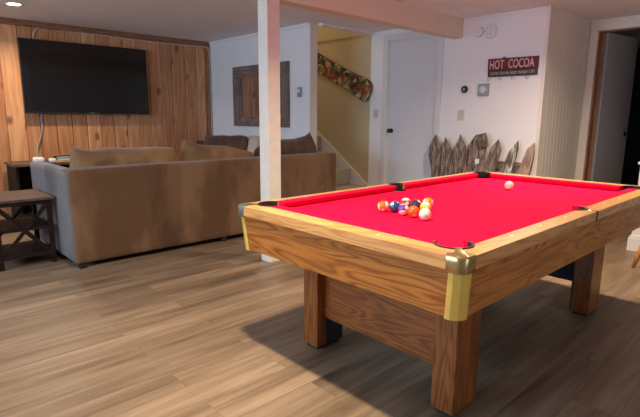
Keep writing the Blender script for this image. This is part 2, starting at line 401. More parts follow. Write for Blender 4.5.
# white wall left of the stair, runs away from the camera
struct('wall_stair_side', B(((Xw, 3.82, 0), (2.9, 6.3, CEIL))), M['wall'])
struct('trim_3', B(((Xw-.002, 3.808, 0), (Xw+.122, 3.822, CEIL)), bev=.003), M['cream'])
# crown strip on white wall
struct('trim_4', B(((Xw-.02, 3.84, CEIL-.035), (Xw, Yw-.03, CEIL)), bev=.006), M['wall'])
# wall of doors, in pieces round the door opening
D0, D1, DH = 2.69, 3.46, 2.22
struct('wall_right', B(((Xc, Yc+.012, 0), (Xc+.11, D0, CEIL)), ((Xc, D0, DH), (Xc+.11, D1, CEIL)), ((Xc, D1, 0), (Xc+.11, 3.77, CEIL))), M['wall'])
struct('wall_stairwell', B(((Xc, 3.77, 0), (Xc+.11, 7.6, 4.4)), ((2.9, 7.5, 0), (Xc, 7.6, 4.4)), ((Xw, 6.3, CEIL), (2.9, 7.6, 4.4)), ((Xw, 3.77, CEIL+.12), (2.9, 6.3, 4.4)), ((2.9, 3.65, CEIL+.12), (Xc, 3.77, 4.4)), ((Xw, 3.65, 4.4), (Xc+.1, 7.6, 4.5))), M['stairwall'])
struct('trim_5', B(((Xc-.012, 3.78, CEIL-.02), (Xc, 7.4, CEIL+.06)), bev=.003), M['stairwall'])
# lintel strip over the stair opening
struct('trim_6', B(((2.9, 3.72, CEIL-.03), (Xc, 3.80, CEIL+.14)), bev=.004), M['wall'])
# stair skirt board: parallelogram on wall, top edge through the nosings
bm = bmesh.new()
sl = .225/.325
def skz(y): return .25+(y-3.77)*sl
prism(bm, [(3.60, 0), (3.60, skz(3.60)+.02), (7.2, skz(7.2)+.02), (7.2, skz(7.2)-.35), (4.1, 0)], lambda u, v, d: (d, u, v), Xc-.016, Xc)
struct('trim_7', bm, M['trim'])
# white door (door_1)
d1 = struct('door_1', B(((Xc+.015, D0+.012, .01), (Xc+.055, D1-.012, DH-.01)), bev=.003), M['door'])
bm = bmesh.new(); lathe(bm, [(0, .0), (.030, 0), (.030, .006), (.011, .010), (.011, .035), (.026, .042), (.030, .055), (.024, .068), (0, .072)], (Xc+.015, 3.385, 1.05), axis=0, flip=-1)
obj('door_knob', bm, M['blackknob'], d1, smooth=True, label='dark round knob')
fr = B(((Xc-.018, D1, 0), (Xc+.0, D1+.085, DH+.08)), ((Xc-.018, D0-.075, 0), (Xc, D0, DH+.08)), ((Xc-.018, D0, DH), (Xc, D1, DH+.08)), bev=.004)
struct('door_frame', fr, M['trim'], d1)
jb = B(((Xc, D1-.012, 0), (Xc+.11, D1, DH)), ((Xc, D0, 0), (Xc+.11, D0+.012, DH)), ((Xc, D0, DH-.012), (Xc+.11, D1, DH)))
struct('door_jamb', jb, M['cream'], d1)
# beadboard wall
bm = bmesh.new(); box(bm, (Xc+.112, Yc+.0075, 0), (Xd+.1, Yc+.1, CEIL)); box(bm, (Xc+.045, Yc+.0075, 0), (Xc+.112, Yc-.0+.008, CEIL))
x = Xc+.045
while x < Xd-.01:
    box(bm, (x+.0008, Yc, 0), (min(x+.0892, Xd-.002), Yc+.0095, CEIL), .0025, 1); x += .09
struct('wall_beadboard', bm, M['cream'])
struct('trim_8', B(((Xc-.004, Yc-.006, 0), (Xc+.046, Yc+.03, CEIL)), bev=.004), M['cream'])
# wall with the open door: opening y .45 .. 1.27
E0, E1, EH = .42, 1.28, 2.235
struct('wall_far', B(((Xd, E1, 0), (Xd+.1, Yc+.0, CEIL)), ((Xd, E0, EH), (Xd+.1, E1, CEIL)), ((Xd, Y0, 0), (Xd+.1, E0, CEIL))), M['cream'])
d2 = struct('door_2', B(((Xd-.018, E1, 0), (Xd, E1+.085, EH+.085)), ((Xd-.018, E0-.085, 0), (Xd, E0, EH+.085)), ((Xd-.018, E0, EH), (Xd, E1, EH+.085)), bev=.004), M['cream'])
struct('door_jamb', B(((Xd, E1-.014, 0), (Xd+.1, E1, EH)), ((Xd, E0, 0), (Xd+.1, E0+.014, EH)), ((Xd, E0, EH-.014), (Xd+.1, E1, EH)), ((Xd+.1, E1-.045, 0), (Xd+.115, E1-.0, EH))), M['darkpine_v'], d2)
hx, hy = Xd+.105, E1-.055
th = math.radians(8)
bm = bmesh.new(); box(bm, (0, -.02, .01), (.78, .02, EH-.01), .002)
box(bm, (0, -.0215, .01), (.035, .0215, EH-.01))
bmesh.ops.transform(bm, verts=bm.verts, matrix=Matrix.Translation((hx, hy, 0)) @ Matrix.Rotation(-th, 4, 'Z'))
leaf = struct('door_leaf', bm, M['greydoor'], d2)
bm = bmesh.new(); lathe(bm, [(0, 0), (.03, 0), (.03, .006), (.011, .01), (.011, .035), (.027, .042), (.03, .055), (.022, .068), (0, .07)], (.71, -.02, 1.04), axis=1, flip=-1)
lathe(bm, [(0, 0), (.03, 0), (.03, .006), (.011, .01), (.011, .035), (.027, .042), (.03, .055), (.022, .068), (0, .07)], (.71, .02, 1.04), axis=1)
bmesh.ops.transform(bm, verts=bm.verts, matrix=Matrix.Translation((hx, hy, 0)) @ Matrix.Rotation(-th, 4, 'Z'))
obj('door_knob', bm, M['blackknob'], leaf, smooth=True)
struct('wall_utility_room', B(((8.0, -1.5, 0), (8.1, 3.2, CEIL)), ((Xd+.1, 3.1, 0), (8.0, 3.2, CEIL)), ((Xd+.1, -1.5, 0), (8.0, -1.4, CEIL))), M['unlit_room'])
struct('trim_9', B(((Xc-.012, Yc+.02, CEIL-.035), (Xc, 2.36, CEIL)), bev=.005), M['wall'])
struct('baseboard_right', B(((Xc-.014, Yc, 0), (Xc, D0-.076, .1)), bev=.004), M['trim'])
# remaining walls behind the camera, with the daylight window
VX0, VX1, VZ0, VZ1 = -.2, 1.4, 1.2, 2.1
struct('wall_front', B(((X0, Y0-.1, 0), (VX0, Y0, CEIL)), ((VX1, Y0-.1, 0), (Xd+.1, Y0, CEIL)), ((VX0, Y0-.1, 0), (VX1, Y0, VZ0)), ((VX0, Y0-.1, VZ1), (VX1, Y0, CEIL))), M['wall'])
struct('fill_window', B(((VX0, Y0-.08, VZ0), (VX0+.06, Y0-.03, VZ1)), ((VX1-.06, Y0-.08, VZ0), (VX1, Y0-.03, VZ1)), ((VX0, Y0-.08, VZ0), (VX1, Y0-.03, VZ0+.06)), ((VX0, Y0-.08, VZ1-.06), (VX1, Y0-.03, VZ1)), bev=.004), M['trim'])  # unseen window, added to bring bluish light onto the beadboard
WY0, WY1, WZ0, WZ1 = .6, 4.6, 1.15, 2.2
struct('wall_left', B(((X0-.1, Y0, 0), (X0, WY0, CEIL)), ((X0-.1, WY1, 0), (X0, Yw, CEIL)), ((X0-.1, WY0, 0), (X0, WY1, WZ0)), ((X0-.1, WY0, WZ1), (X0, WY1, CEIL))), M['wall'])
w1 = struct('window_1', B(((X0-.08, WY0, WZ0), (X0-.03, WY0+.06, WZ1)), ((X0-.08, WY1-.06, WZ0), (X0-.03, WY1, WZ1)), ((X0-.08, WY0, WZ0), (X0-.03, WY1, WZ0+.06)), ((X0-.08, WY0, WZ1-.06), (X0-.03, WY1, WZ1)), ((X0-.08, 2.57, WZ0), (X0-.03, 2.63, WZ1)), bev=.004), M['trim'])
# beam and post
struct('trim_10', B(((X0, 2.367, 2.145), (Xc, 2.50, CEIL)), bev=.004), M['beam'])
tag(obj('support_post', B(((1.022, 2.367, 0), (1.150, 2.490, 2.145)), bev=.004), M['post'], origin=(1.086, 2.43, 0)), 'square white wooden support post standing between sofa and pool table', 'post')

# stairs
bm = bmesh.new()
for i in range(15):
    y = 3.77+.325*i; z = .25+.225*i
    if z > 3.7: break
    box(bm, (2.905, y, max(0, z-.225 if i else 0)), (Xc-.017, 7.45, z), .012, 2)
st = obj('staircase', bm, M['carpet'], origin=(3.4, 3.77, 0)); tag(st, 'beige carpeted staircase climbing behind the white wall', 'stairs')

# ------------------------------------------------------------------ pool table
ZT, ZB = .80, .766
ox0, ox1, oy0, oy1 = -.08, 2.32, -.088, 1.195
nx0, nx1, ny0, ny1 = .075, 2.170, .05, 1.082
pt = thing('pool_table', 'oak pool table with red cloth and brass corners', 'pool table', (1.125, .545, 0))
corners = [(.062, .040), (.062, 1.088), (2.184, .040), (2.184, 1.088)]
sides = [(1.13, .018), (1.13, 1.112)]
RC, RS = .068, .058
holes = [(x, y, RC) for x, y in corners] + [(x, y, RS) for x, y in sides]
def rrect(x0, y0, x1, y1, r, n=6):
    out = []
    for cx, cy, a0 in ((x1-r, y0+r, -90), (x1-r, y1-r, 0), (x0+r, y1-r, 90), (x0+r, y0+r, 180)):
        for k in range(n+1):
            a = math.radians(a0+90*k/n); out.append((cx+r*math.cos(a), cy+r*math.sin(a)))
    return out
# bed with holes
o = obj('playing_bed', B(((-.0, -.0, ZB-.04), (2.245, 1.13, ZB))), M['felt'], pt)
cut(o, [(x, y, r-.002, ZB-.2, ZB+.2) for x, y, r in holes])
for f in o.data.polygons: f.use_smooth = False
# wooden rails: four, mitred, cut by the pockets
wi = .098
def rail(pts, mat, nm='rail'):
    bm = bmesh.new(); prism(bm, pts, lambda u, v, d: (u, v, d), ZT-.047, ZT, bev=.005)
    o = obj(nm, bm, mat, pt)
    cut(o, [(x, y, r-.001, .5, 1) for x, y, r in holes]); return o
ix0, ix1, iy0, iy1 = ox0+wi, ox1-wi, oy0+wi-.012, oy1-wi+.012
r_ = .032
def arc(cx, cy, a0, a1, n=5):
    return [(cx+r_*math.cos(math.radians(a0+(a1-a0)*k/n)), cy+r_*math.sin(math.radians(a0+(a1-a0)*k/n))) for k in range(n+1)]
g = .0008
rail(arc(ox0+r_, oy1-r_, 135, 180) + arc(ox0+r_, oy0+r_, 180, 225) + [(ix0, iy0), (ix0, iy1)], M['rail_y'])
rail(arc(ox1-r_, oy0+r_, -45, 0) + arc(ox1-r_, oy1-r_, 0, 45) + [(ix1, iy1), (ix1, iy0)], M['rail_y'])
mid = 1.13
rail([(ix0+g, iy0-g)] + arc(ox0+r_, oy0+r_, 225, 270) + [(mid-.0015, oy0), (mid-.0015, iy0)], M['rail_x'])
rail([(mid+.0015, iy0), (mid+.0015, oy0)] + arc(ox1-r_, oy0+r_, 270, 315) + [(ix1-g, iy0-g)], M['rail_x'])
rail([(ix0+g, iy1+g)] + arc(ox0+r_, oy1-r_, 135, 90) + [(mid-.0015, oy1), (mid-.0015, iy1)], M['rail_x'])
rail([(mid+.0015, iy1), (mid+.0015, oy1)] + arc(ox1-r_, oy1-r_, 90, 45) + [(ix1-g, iy1+g)], M['rail_x'])
# cushions: profile from wood to nose
def cushion(a, b, nrm, off0, off1):
    """a,b along the rail at nose; nrm points to the wood"""
    bm = bmesh.new(); a = Vector((*a, 0)); b = Vector((*b, 0)); n = Vector((*nrm, 0)); d = (b-a).normalized()
    dep = .058
    prof = [(0, ZT-.004), (.004, ZT+.001), (dep, ZT+.0015), (dep, ZB-.002), (.018, ZB-.002), (.004, ZT-.014)]
    def ring(p, s, off): return [bm.verts.new(p + n*u + d*s*(off*u/dep) + Vector((0, 0, v))) for u, v in prof]
    A = ring(a, -1, off0); C = ring(b, 1, off1)
    k = len(prof)
    bm.faces.new(A); bm.faces.new(C[::-1])
    for i in range(k): bm.faces.new((A[i], A[(i+1) % k], C[(i+1) % k], C[i]))
    o = obj('cushion', bm, M['felt'], pt)
    cut(o, [(x, y, r-.001, .5, 1) for x, y, r in holes])
cg = .055; sg = .058
cushion((nx0, ny0+cg+.01), (nx0, ny1-cg-.01), (-1, 0), .03, .03)
cushion((nx1, ny1-cg-.01), (nx1, ny0+cg+.01), (1, 0), .03, .03)
dy = .0
for yy, nn in ((ny0, -1), (ny1, 1)):
    for a, b_ in ((nx0+cg+.01, mid-sg), (mid+sg, nx1-cg-.01)):
        l, r2 = (.03, .0) if a < mid else (.0, .03)
        cushion((a, yy), (b_, yy), (0, nn), l, r2)
# pocket liners (thin-walled black cups) and lips
for (x, y, r) in holes:
    bm = bmesh.new()
    lathe(bm, [(0, .665), (r-.004, .665), (r-.001, .70), (r-.001, ZB-.004), (r-.0045, ZB-.004), (r-.0045, .70), (r-.01, .672), (0, .672)], (x, y, 0), seg=32)
    ln = obj('pocket', bm, M['black'], pt, smooth=True, angle=40, label='black cup of a pocket')
    # upper wall + rim only on the wood side
    cx_, cy_ = mid, .55
    if (x, y) in sides: a_mid = -90 if y < .5 else 90; span = 84
    else: a_mid = math.degrees(math.atan2(-1 if y < .5 else 1, -1 if x < 1 else 1)); span = 112
    bm = bmesh.new(); nn = 20
    inner, outer = [], []
    for k in range(nn+1):
        a = math.radians(a_mid-span+2*span*k/nn); c, s = math.cos(a), math.sin(a)
        inner.append([bm.verts.new((x+(r-.006)*c, y+(r-.006)*s, z)) for z in (ZB-.004, ZT-.002, ZT+.004)])
        outer.append([bm.verts.new((x+(r+.003)*c, y+(r+.003)*s, z)) for z in (ZT+.001, ZT+.005)] )
    for k in range(nn):
        for q in (0, 1): bm.faces.new((inner[k][q], inner[k+1][q], inner[k+1][q+1], inner[k][q+1]))
        bm.faces.new((inner[k][2], inner[k+1][2], outer[k+1][1], outer[k][1]))
        bm.faces.new((outer[k][0], outer[k][1], outer[k+1][1], outer[k+1][0]))
    obj('pocket_lip', bm, M['black'], ln)
# sights
for (a0, a1) in ((nx0, mid), (mid, nx1)):
    for k in range(1, 4):
        xx = a0+(a1-a0)*k/4
        for yy in (oy0+.05, oy1-.05):
            bm = bmesh.new(); lathe(bm, [(0, ZT-.002), (.007, ZT-.002), (.007, ZT+.0006), (0, ZT+.0008)], (xx, yy, 0), seg=12); obj('sight', bm, M['pearl'], pt, label='pale round sight inlay')
for k in range(1, 4):
    yy = ny0+(ny1-ny0)*k/4
    for xx in (ox0+.05, ox1-.05):
        bm = bmesh.new(); lathe(bm, [(0, ZT-.002), (.007, ZT-.002), (.007, ZT+.0006), (0, ZT+.0008)], (xx, yy, 0), seg=12); obj('sight', bm, M['pearl'], pt, label='pale round sight inlay')
# aprons: boards leaning slightly inwards, ends chamfered for the corner panels
AZ0, AZ1 = .578, ZT-.047
ain, bot = .007, .022
ch = .049
def apron(x0, y0, x1, y1, n, mat):
    """outer face from (x0,y0) to (x1,y1) at the top, n inward normal"""
    bm = bmesh.new(); n = Vector((*n, 0)); a = Vector((x0, y0, 0)); b = Vector((x1, y1, 0)); d = (b-a).normalized()
    vs = []
    for p, s in ((a, 1), (b, -1)):
        q = p + d*s*ch
        vs.append([bm.verts.new(q + n*ain + Vector((0, 0, AZ1))), bm.verts.new(q + n*bot + Vector((0, 0, AZ0))), bm.verts.new(q + n*(bot+.03) + Vector((0, 0, AZ0))), bm.verts.new(q + n*(ain+.05) + Vector((0, 0, AZ1)))])
    A, C = vs
    bm.faces.new(A); bm.faces.new(C[::-1])
    for i in range(4): bm.faces.new((A[i], A[(i+1) % 4], C[(i+1) % 4], C[i]))
    bmesh.ops.bevel(bm, geom=list(bm.edges), offset=.003, segments=2, affect='EDGES')
    return obj('apron', bm, mat, pt)
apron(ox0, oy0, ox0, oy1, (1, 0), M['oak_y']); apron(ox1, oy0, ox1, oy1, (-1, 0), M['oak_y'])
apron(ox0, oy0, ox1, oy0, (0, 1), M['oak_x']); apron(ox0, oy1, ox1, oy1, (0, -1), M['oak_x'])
# dark band standing in for the shadow line under the rail
bm = bmesh.new(); prism(bm, rrect(ox0+.012, oy0+.012, ox1-.012, oy1-.012, .05), lambda u, v, d: (u, v, d), ZT-.053, ZT-.0475)
o = obj('rail_shade_band', bm, M['oak_z'], pt)
cut(o, [(x, y, r, .5, 1) for x, y, r in holes])
# inner body under the bed hides the slate
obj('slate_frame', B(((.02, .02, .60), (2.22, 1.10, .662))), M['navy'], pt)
# corner panels (brass) and caps
for (sx, sy, X, Y) in ((1, 1, ox0, oy0), (1, -1, ox0, oy1), (-1, 1, ox1, oy0), (-1, -1, ox1, oy1)):
    near = (X == ox0 and Y == oy0)
    def pf(px, py, z0, z1, inn0, inn1, thick, bm):
        # plan points on the outside of corner, chamfered
        pl = [(ch+.004, 0), (ch-.020, 0.0), (.010, .010*1), (0, ch-.020), (0, ch+.004)]
        pl = [(ch+.004, .0), (.036, .0005), (.0135, .0135), (.0005, .036), (.0, ch+.004)]
        top = [bm.verts.new((X+sx*(u+inn1), Y+sy*(v+inn1), z1)) for u, v in pl]
        bt = [bm.verts.new((X+sx*(u+inn0), Y+sy*(v+inn0), z0)) for u, v in pl]
        t2 = [bm.verts.new((X+sx*(u+inn1+thick), Y+sy*(v+inn1+thick), z1)) for u, v in pl]
        b2 = [bm.verts.new((X+sx*(u+inn0+thick), Y+sy*(v+inn0+thick), z0)) for u, v in pl]
        for i in range(4):
            for q, w in ((top, bt), (t2, b2), (top, t2), (bt, b2)): bm.faces.new((q[i], q[i+1], w[i+1], w[i]))
        bm.faces.new((top[0], bt[0], b2[0], t2[0])); bm.faces.new((top[4], bt[4], b2[4], t2[4]))
    bm = bmesh.new(); pf(0, 0, AZ0-.004, AZ1-.006, bot-.004, ain-.004, .03, bm)
    obj('corner_panel', bm, M['brass'], pt, label='brass corner panel below the rail')
    # cap: rounded band with a tongue up to the pocket
    bm = bmesh.new(); rr = .035; n = 8; e = .003; ext = .034
    pl = [(r_+ext, -e)] + [(r_-rr*math.sin(math.radians(90*k/n)) - 0*e, r_-rr*math.cos(math.radians(90*k/n))) for k in range(n+1)] + [(-e, r_+ext)]
    zs = (ZT-.056, ZT-.052, ZT-.004, ZT+.003)
    ins = (.004, 0, 0, .004)
    rings = []
    for z, i_ in zip(zs, ins):
        rings.append([bm.verts.new((X+sx*(u+i_*(1 if u < .03 else 1)), Y+sy*(v+i_), z)) for u, v in pl])
    for q, w in zip(rings[:-1], rings[1:]):
        for i in range(len(pl)-1): bm.faces.new((q[i], q[i+1], w[i+1], w[i]))
    # top plate: curves in to the tongue
    hx_, hy_ = [(hx2, hy2) for hx2, hy2 in corners if abs(hx2-X) < .3 and abs(hy2-Y) < .3][0]
    dd = Vector((X-hx_, Y-hy_)).normalized(); tip = Vector((hx_, hy_)) + dd*(RC+.002)
    pr = Vector((-dd.y, dd.x))
    T = rings[-1]; m_ = len(T)
    inner = []
    for i in range(m_):
        t = i/(m_-1)
        u = 2*t-1
        # inner curve: ends lie at band ends, middle reaches the tongue
        a_ = Vector(T[i].co[:2]); tgt = tip - pr*0 ; w_ = (1-abs(u))**.9
        side = 1 if (Vector(T[i].co[:2])-tip).dot(pr) > 0 else -1
        q = a_.lerp(tip + pr*side*.012*(abs(u) > .02), .22+.78*min(1, w_*1.25))
        inner.append(bm.verts.new((q.x, q.y, ZT+.004+.004*w_)))
    for i in range(m_-1): bm.faces.new((T[i], T[i+1], inner[i+1], inner[i]))
    obj('corner_cap', bm, M['bronze'] if near else M['steel'] if (X == ox0) else M['bronze'], pt, smooth=True, angle=50, label='worn bronze corner cap' if near else None)
# side pocket trim in the long rail
for yy, s in ((oy0, -1), (oy1, 1)):
    obj('side_seam', B(((mid-.007, yy-.003, ZT-.05), (mid+.007, yy+.003, ZT-.001)), bev=.001), M['blackknob'], pt, label='dark metal seam cover by side pocket')
    y_a, y_b = sorted((yy+s*.003, (yy+(.03 if s < 0 else -.03))))
    obj('side_seam', B(((mid-.003, y_a, ZT-.004), (mid+.003, y_b, ZT+.0012))), M['blackknob'], pt)
# legs
lx, lw, ly, lwy = .233, .189, .100, .109
for (a, b_) in ((lx, ly), (lx, 1.135-ly-lwy), (2.22-lx-lw, ly), (2.22-lx-lw, 1.135-ly-lwy)):
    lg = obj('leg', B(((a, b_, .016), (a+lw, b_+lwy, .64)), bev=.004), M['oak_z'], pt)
    obj('foot', B(((a+.012, b_+.012, 0), (a+lw-.012, b_+lwy-.012, .017)), bev=.002), M['black'], lg, label='black foot under the leg')
    inner_y = b_+lwy if b_ < .5 else b_
    xx0, xx1 = (a+.070, a+lw+.002) if a < 1 else (a-.002, a+lw-.070)
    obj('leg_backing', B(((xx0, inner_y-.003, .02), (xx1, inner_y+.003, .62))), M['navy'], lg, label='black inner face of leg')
for (a, sgn) in ((.300-.015, 1), (2.22-.300-.015, -1)):
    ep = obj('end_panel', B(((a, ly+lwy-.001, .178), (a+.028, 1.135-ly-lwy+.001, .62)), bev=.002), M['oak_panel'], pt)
    q = a+.028 if sgn > 0 else a-.003
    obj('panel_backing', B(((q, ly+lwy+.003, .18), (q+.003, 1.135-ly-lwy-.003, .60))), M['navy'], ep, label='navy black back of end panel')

# ------------------------------------------------------------------ balls
RB = .0285
# x, y, key, colour, kind, axis of the band (unit-ish vector), label.  toward = direction to the room's near corner
balls = [
 (.474, .6982, 'orange_band', (.88,.12,.01), 'stripe', (.45, -.75, .15), 'orange and white banded billiard ball, leftmost of the cluster'),
 (.5078, .6514, 'blue', (.012,.06,.17), 'solid', (0, 0, 1), 'dark blue solid billiard ball, second from left in the cluster'),
 (.6297, .676, 'dull_band', (.30,.05,.05), 'stripe', (.1, .1, 1), 'white billiard ball with a dark band, at the back behind the purple one'),
 (.4789, .5751, 'purple_band', (.14,.04,.32), 'stripe', (-.45, -.35, -.80), 'purple billiard ball with white underside amid the cluster'),
 (.4736, .5123, 'orange', (.92,.09,.008), 'solid', (0, 0, 1), 'bright orange solid billiard ball in the front row'),
 (.6271, .6086, 'near_black', (.03,.015,.07), 'solid', (0, 0, 1), 'near-black billiard ball with a pale spot, behind the bright orange one'),
 (.7242, .6021, 'orange_white', (.88,.22,.02), 'stripe', (.62, -.75, -.1), 'white and orange banded billiard ball, rearmost right of the cluster'),
 (.6053, .5352, 'yellow', (.88,.52,.03), 'stripe', (.1, .2, 1), 'yellow banded billiard ball behind the front white one'),
 (.4582, .4358, 'dot', (.16,.09,.07), 'spot', (0, 0, 1), 'white billiard ball with dark dot, frontmost right of the cluster'),
]
def sphere_bm(r):
    bm = bmesh.new(); bmesh.ops.create_uvsphere(bm, u_segments=32, v_segments=16, radius=r); return bm
for i, (x, y, key, col, kind, axis, lab) in enumerate(balls):
    o = obj('billiard_ball', sphere_bm(RB), ball_mat('ball_'+key, col, kind), smooth=True)
    o.location = (x, y, ZB+RB)
    z = Vector(axis).normalized()
    sd = {'near_black': Vector((.1, -.6, .8)), 'dot': Vector((-.62, -.62, -.06)), 'blue': Vector((-.75, .1, .62))}.get(key, Vector((.5, .7, .5)))
    if kind == 'stripe': xx = (sd - z*sd.dot(z)).normalized()
    else: xx = sd.normalized(); z = (Vector((0, 0, 1)) - xx*xx.z).normalized()
    yy = z.cross(xx)
    o.rotation_euler = Matrix((xx, yy, z)).transposed().to_euler()
    tag(o, lab, 'billiard ball', 'billiard balls in a cluster')
o = obj('cue_ball', sphere_bm(.029), ball_mat('ball_cue', (.8,.7,.5), 'cue'), smooth=True)
o.location = (1.702, .633, ZB+.029); tag(o, 'cream cue ball alone near the far end of the red cloth', 'billiard ball')

# ------------------------------------------------------------------ sofa
def soft_box(bm, lo, hi, bev, seg=4, amp=0, cuts=0, seed=0, freq=3):
    n0 = len(bm.verts)
    box(bm, lo, hi)
    bm.verts.ensure_lookup_table()
    vs = bm.verts[n0:]
    es = {e for v in vs for e in v.link_edges}
    if cuts: bmesh.ops.subdivide_edges(bm, edges=list(es), cuts=cuts, use_grid_fill=True)
    return bm
def rounded(lo, hi, r, nx=14, ny=6, nz=8, amp=.006, freq=4, seed=0, sag=0):
    """rounded upholstered block with slight unevenness"""
    bm = bmesh.new(); c = (Vector(lo)+Vector(hi))/2; h = (Vector(hi)-Vector(lo))/2
    bmesh.ops.create_cube(bm, size=2)
    bmesh.ops.subdivide_edges(bm, edges=list(bm.edges), cuts=11, use_grid_fill=True)
    for v in bm.verts:
        q = v.co.copy()
        def sp(t, hh):  # concentrate rings at the edges
            s = math.sin(t*PI/2); return s
        p = Vector([sp(q[i], h[i])*h[i] for i in range(3)])
        ic = Vector([max(-(h[i]-r), min(h[i]-r, p[i])) for i in range(3)])
        d = p-ic
        if d.length > 1e-6: p = ic + d.normalized()*min(r, d.length if d.length < r else r)
        w = c+p
        nv = noise.noise_vector(w*freq + Vector((seed, seed*2, 0)))
        p += nv*amp
        if sag and p.z > 0: p.z -= sag*(1-(p.x/h.x)**2)*(p.z/h.z)
        v.co = c+p
    return bm
sofa = thing('sectional_sofa', 'long tan suede sectional sofa, its back turned to the room', 'sofa', (1.25, 3.9, 0))
SZ = .812; sx0, sx1, sy0 = -.262, 2.69, 3.235
obj('back_panel', rounded((sx0+.0, sy0, .045), (sx1, sy0+.21, SZ), .022, amp=.005, freq=2.5), M['suede'], sofa, smooth=True)
obj('arm', rounded((sx0-.004, sy0+.02, .05), (sx0+.11, 4.40, SZ-.012), .025, amp=.006, freq=3, seed=3), M['suede_arm_daylit'], sofa, smooth=True, label='side of the sofa arm, greyed for daylight')
obj('seat_base', rounded((sx0+.10, sy0+.2, .06), (sx1-.02, 4.20, .30), .03, amp=.003), M['suede'], sofa, smooth=True)
for k in range(3):
    a = sx0+.115+k*.90
    obj('seat_cushion', rounded((a, sy0+.215, .30), (a+.89, 4.26, .47), .05, amp=.006, seed=k), M['cushion'], sofa, smooth=True)
obj('back_panel', rounded((2.50, 4.1, .045), (2.745, 6.05, .80), .04, amp=.006, seed=9), M['cushion_dark'], sofa, smooth=True, label='darker back along the white wall')
obj('seat_base', rounded((1.82, 4.22, .06), (2.52, 6.02, .30), .03, amp=.003), M['suede'], sofa, smooth=True)
for k in range(2):
    a = 4.28+k*.87
    obj('seat_cushion', rounded((1.80, a, .30), (2.49, a+.85, .47), .05, amp=.006, seed=5+k), M['cushion'], sofa, smooth=True)
for (a, b_) in ((sx0+.03, sy0+.02), (1.1, sy0+.02), (sx1-.09, sy0+.02), (sx0+.03, 4.17), (1.86, 5.93), (2.62, 5.93)):
    obj('foot', B(((a, b_, 0), (a+.055, b_+.055, .062)), bev=.004), M['black'], sofa)

def pillow(name, size, loc, rot, mat, label, seed, crumple=.055, ear=(.0, .0), group='cushions on the sectional sofa', cat='cushion'):
    """cushion: thick in the middle, thin seams, pinched corners"""
    bm = bmesh.new(); W, T, H = size
    nx, nz = 30, 16
    front, back = [], []
    for j in range(nz+1):
        fr_, bk_ = [], []
        for i in range(nx+1):
            u = -1+2*i/nx; v = -1+2*j/nz
            e = max(0, (1-abs(u)**4))**.5 * max(0, (1-abs(v)**3.2))**.5
            pin = 1-.10*(abs(u)**2)*(abs(v)**2)
            px = u*W/2*(1-.04*(1-abs(v)**2)*0)*pin; pz = v*H/2*(1-.05*(1-u*u)*0)*pin
            if v > 0: pz += (ear[0] if u < 0 else ear[1])*abs(u)**5*v**2
            w = Vector((px*3.6+seed*3.1, seed, pz*4.5))
            cr = noise.noise(w)*crumple + noise.noise(w*2.3)*crumple*.8
            ed = noise.noise(Vector((u*2.4+seed, v*1.5, 3)))*.022*(1 if abs(v) > .6 else .3)
            y = T/2*e
            fr_.append(bm.verts.new((px, -y + cr*e - 0, pz+ed)))
            bk_.append(fr_[-1] if (i in (0, nx) or j in (0, nz)) else bm.verts.new((px, y + cr*e, pz+ed)))
        front.append(fr_); back.append(bk_)
    for j in range(nz):
        for i in range(nx):
            for G in (front, back):
                q = [G[j][i], G[j][i+1], G[j+1][i+1], G[j+1][i]]
                try: bm.faces.new(q if G is front else q[::-1])
                except ValueError: pass
    o = obj(name, bm, mat, smooth=True)
    o.location = loc; o.rotation_euler = rot
    return tag(o, label, cat, group)
R = math.radians
pillow('back_cushion', (1.02, .30, .50), (.37, 3.63, .70), (R(-10), R(.5), 0), M['cushion'], 'long tan back cushion beside the sofa arm, leftmost along the near back', 1, ear=(.05, .02))
pillow('back_cushion', (.93, .30, .50), (1.34, 3.64, .68), (R(-10), R(6.5), 0), M['cushion'], 'tan back cushion with raised corner, middle of the near back', 2, ear=(.08, -.02))
pillow('back_cushion', (.92, .28, .48), (2.27, 3.64, .735), (R(-10), R(-4), 0), M['cushion_dark'], 'brown back cushion right of the post, by the stairs', 3, ear=(-.04, .07))
pillow('throw_pillow', (.86, .18, .50), (2.26, 4.98, .725), (R(10), R(3), R(103)), M['cushion_dark'], 'dark brown throw pillow with peaked corner before the white wall', 4, cat='pillow', ear=(.0, .10))
pillow('throw_pillow', (.44, .14, .42), (2.41, 4.62, .76), (R(10), R(8), R(98)), M['cushion_light'], 'pale beige throw pillow right of the dark brown peaked one', 6, cat='pillow')
pillow('throw_pillow', (.50, .15, .40), (2.34, 5.68, .66), (R(10), R(-6), R(96)), M['cushion_dark'], 'brown pillow at the far corner of sofa under the pine wall', 8, cat='pillow')

# ------------------------------------------------------------------ side table
sx_, sx2, sy_, sy2, zt = -.745, -.290, 3.60, 4.16, .565
tb = thing('side_table', 'dark espresso side table with X-shaped sides beside sofa arm', 'table', ((sx_+sx2)/2, (sy_+sy2)/2, 0))
obj('tabletop', B(((sx_, sy_, zt-.022), (sx2, sy2, zt)), bev=.003), M['espresso_top'], tb)
lgw = .036
LX0, LX1, LY0, LY1 = sx_+.02, sx2-.052, sy_+.012, sy2-.02
for a in (LX0, LX1-.0):
    for b_ in (LY0, LY1-lgw):
        obj('leg', B(((a, b_, 0), (a+lgw, b_+lgw, zt-.022)), bev=.002), M['espresso'], tb)
obj('top_rail', B(((LX0+lgw, LY0+.004, zt-.055), (LX1, LY0+.026, zt-.022)), ((LX0+lgw, LY1-.026, zt-.055), (LX1, LY1-.004, zt-.022)), ((LX0+.004, LY0+lgw, zt-.055), (LX0+.026, LY1-lgw, zt-.022)), ((LX1+.01, LY0+lgw, zt-.055), (LX1+.032, LY1-lgw, zt-.022))), M['espresso'], tb)
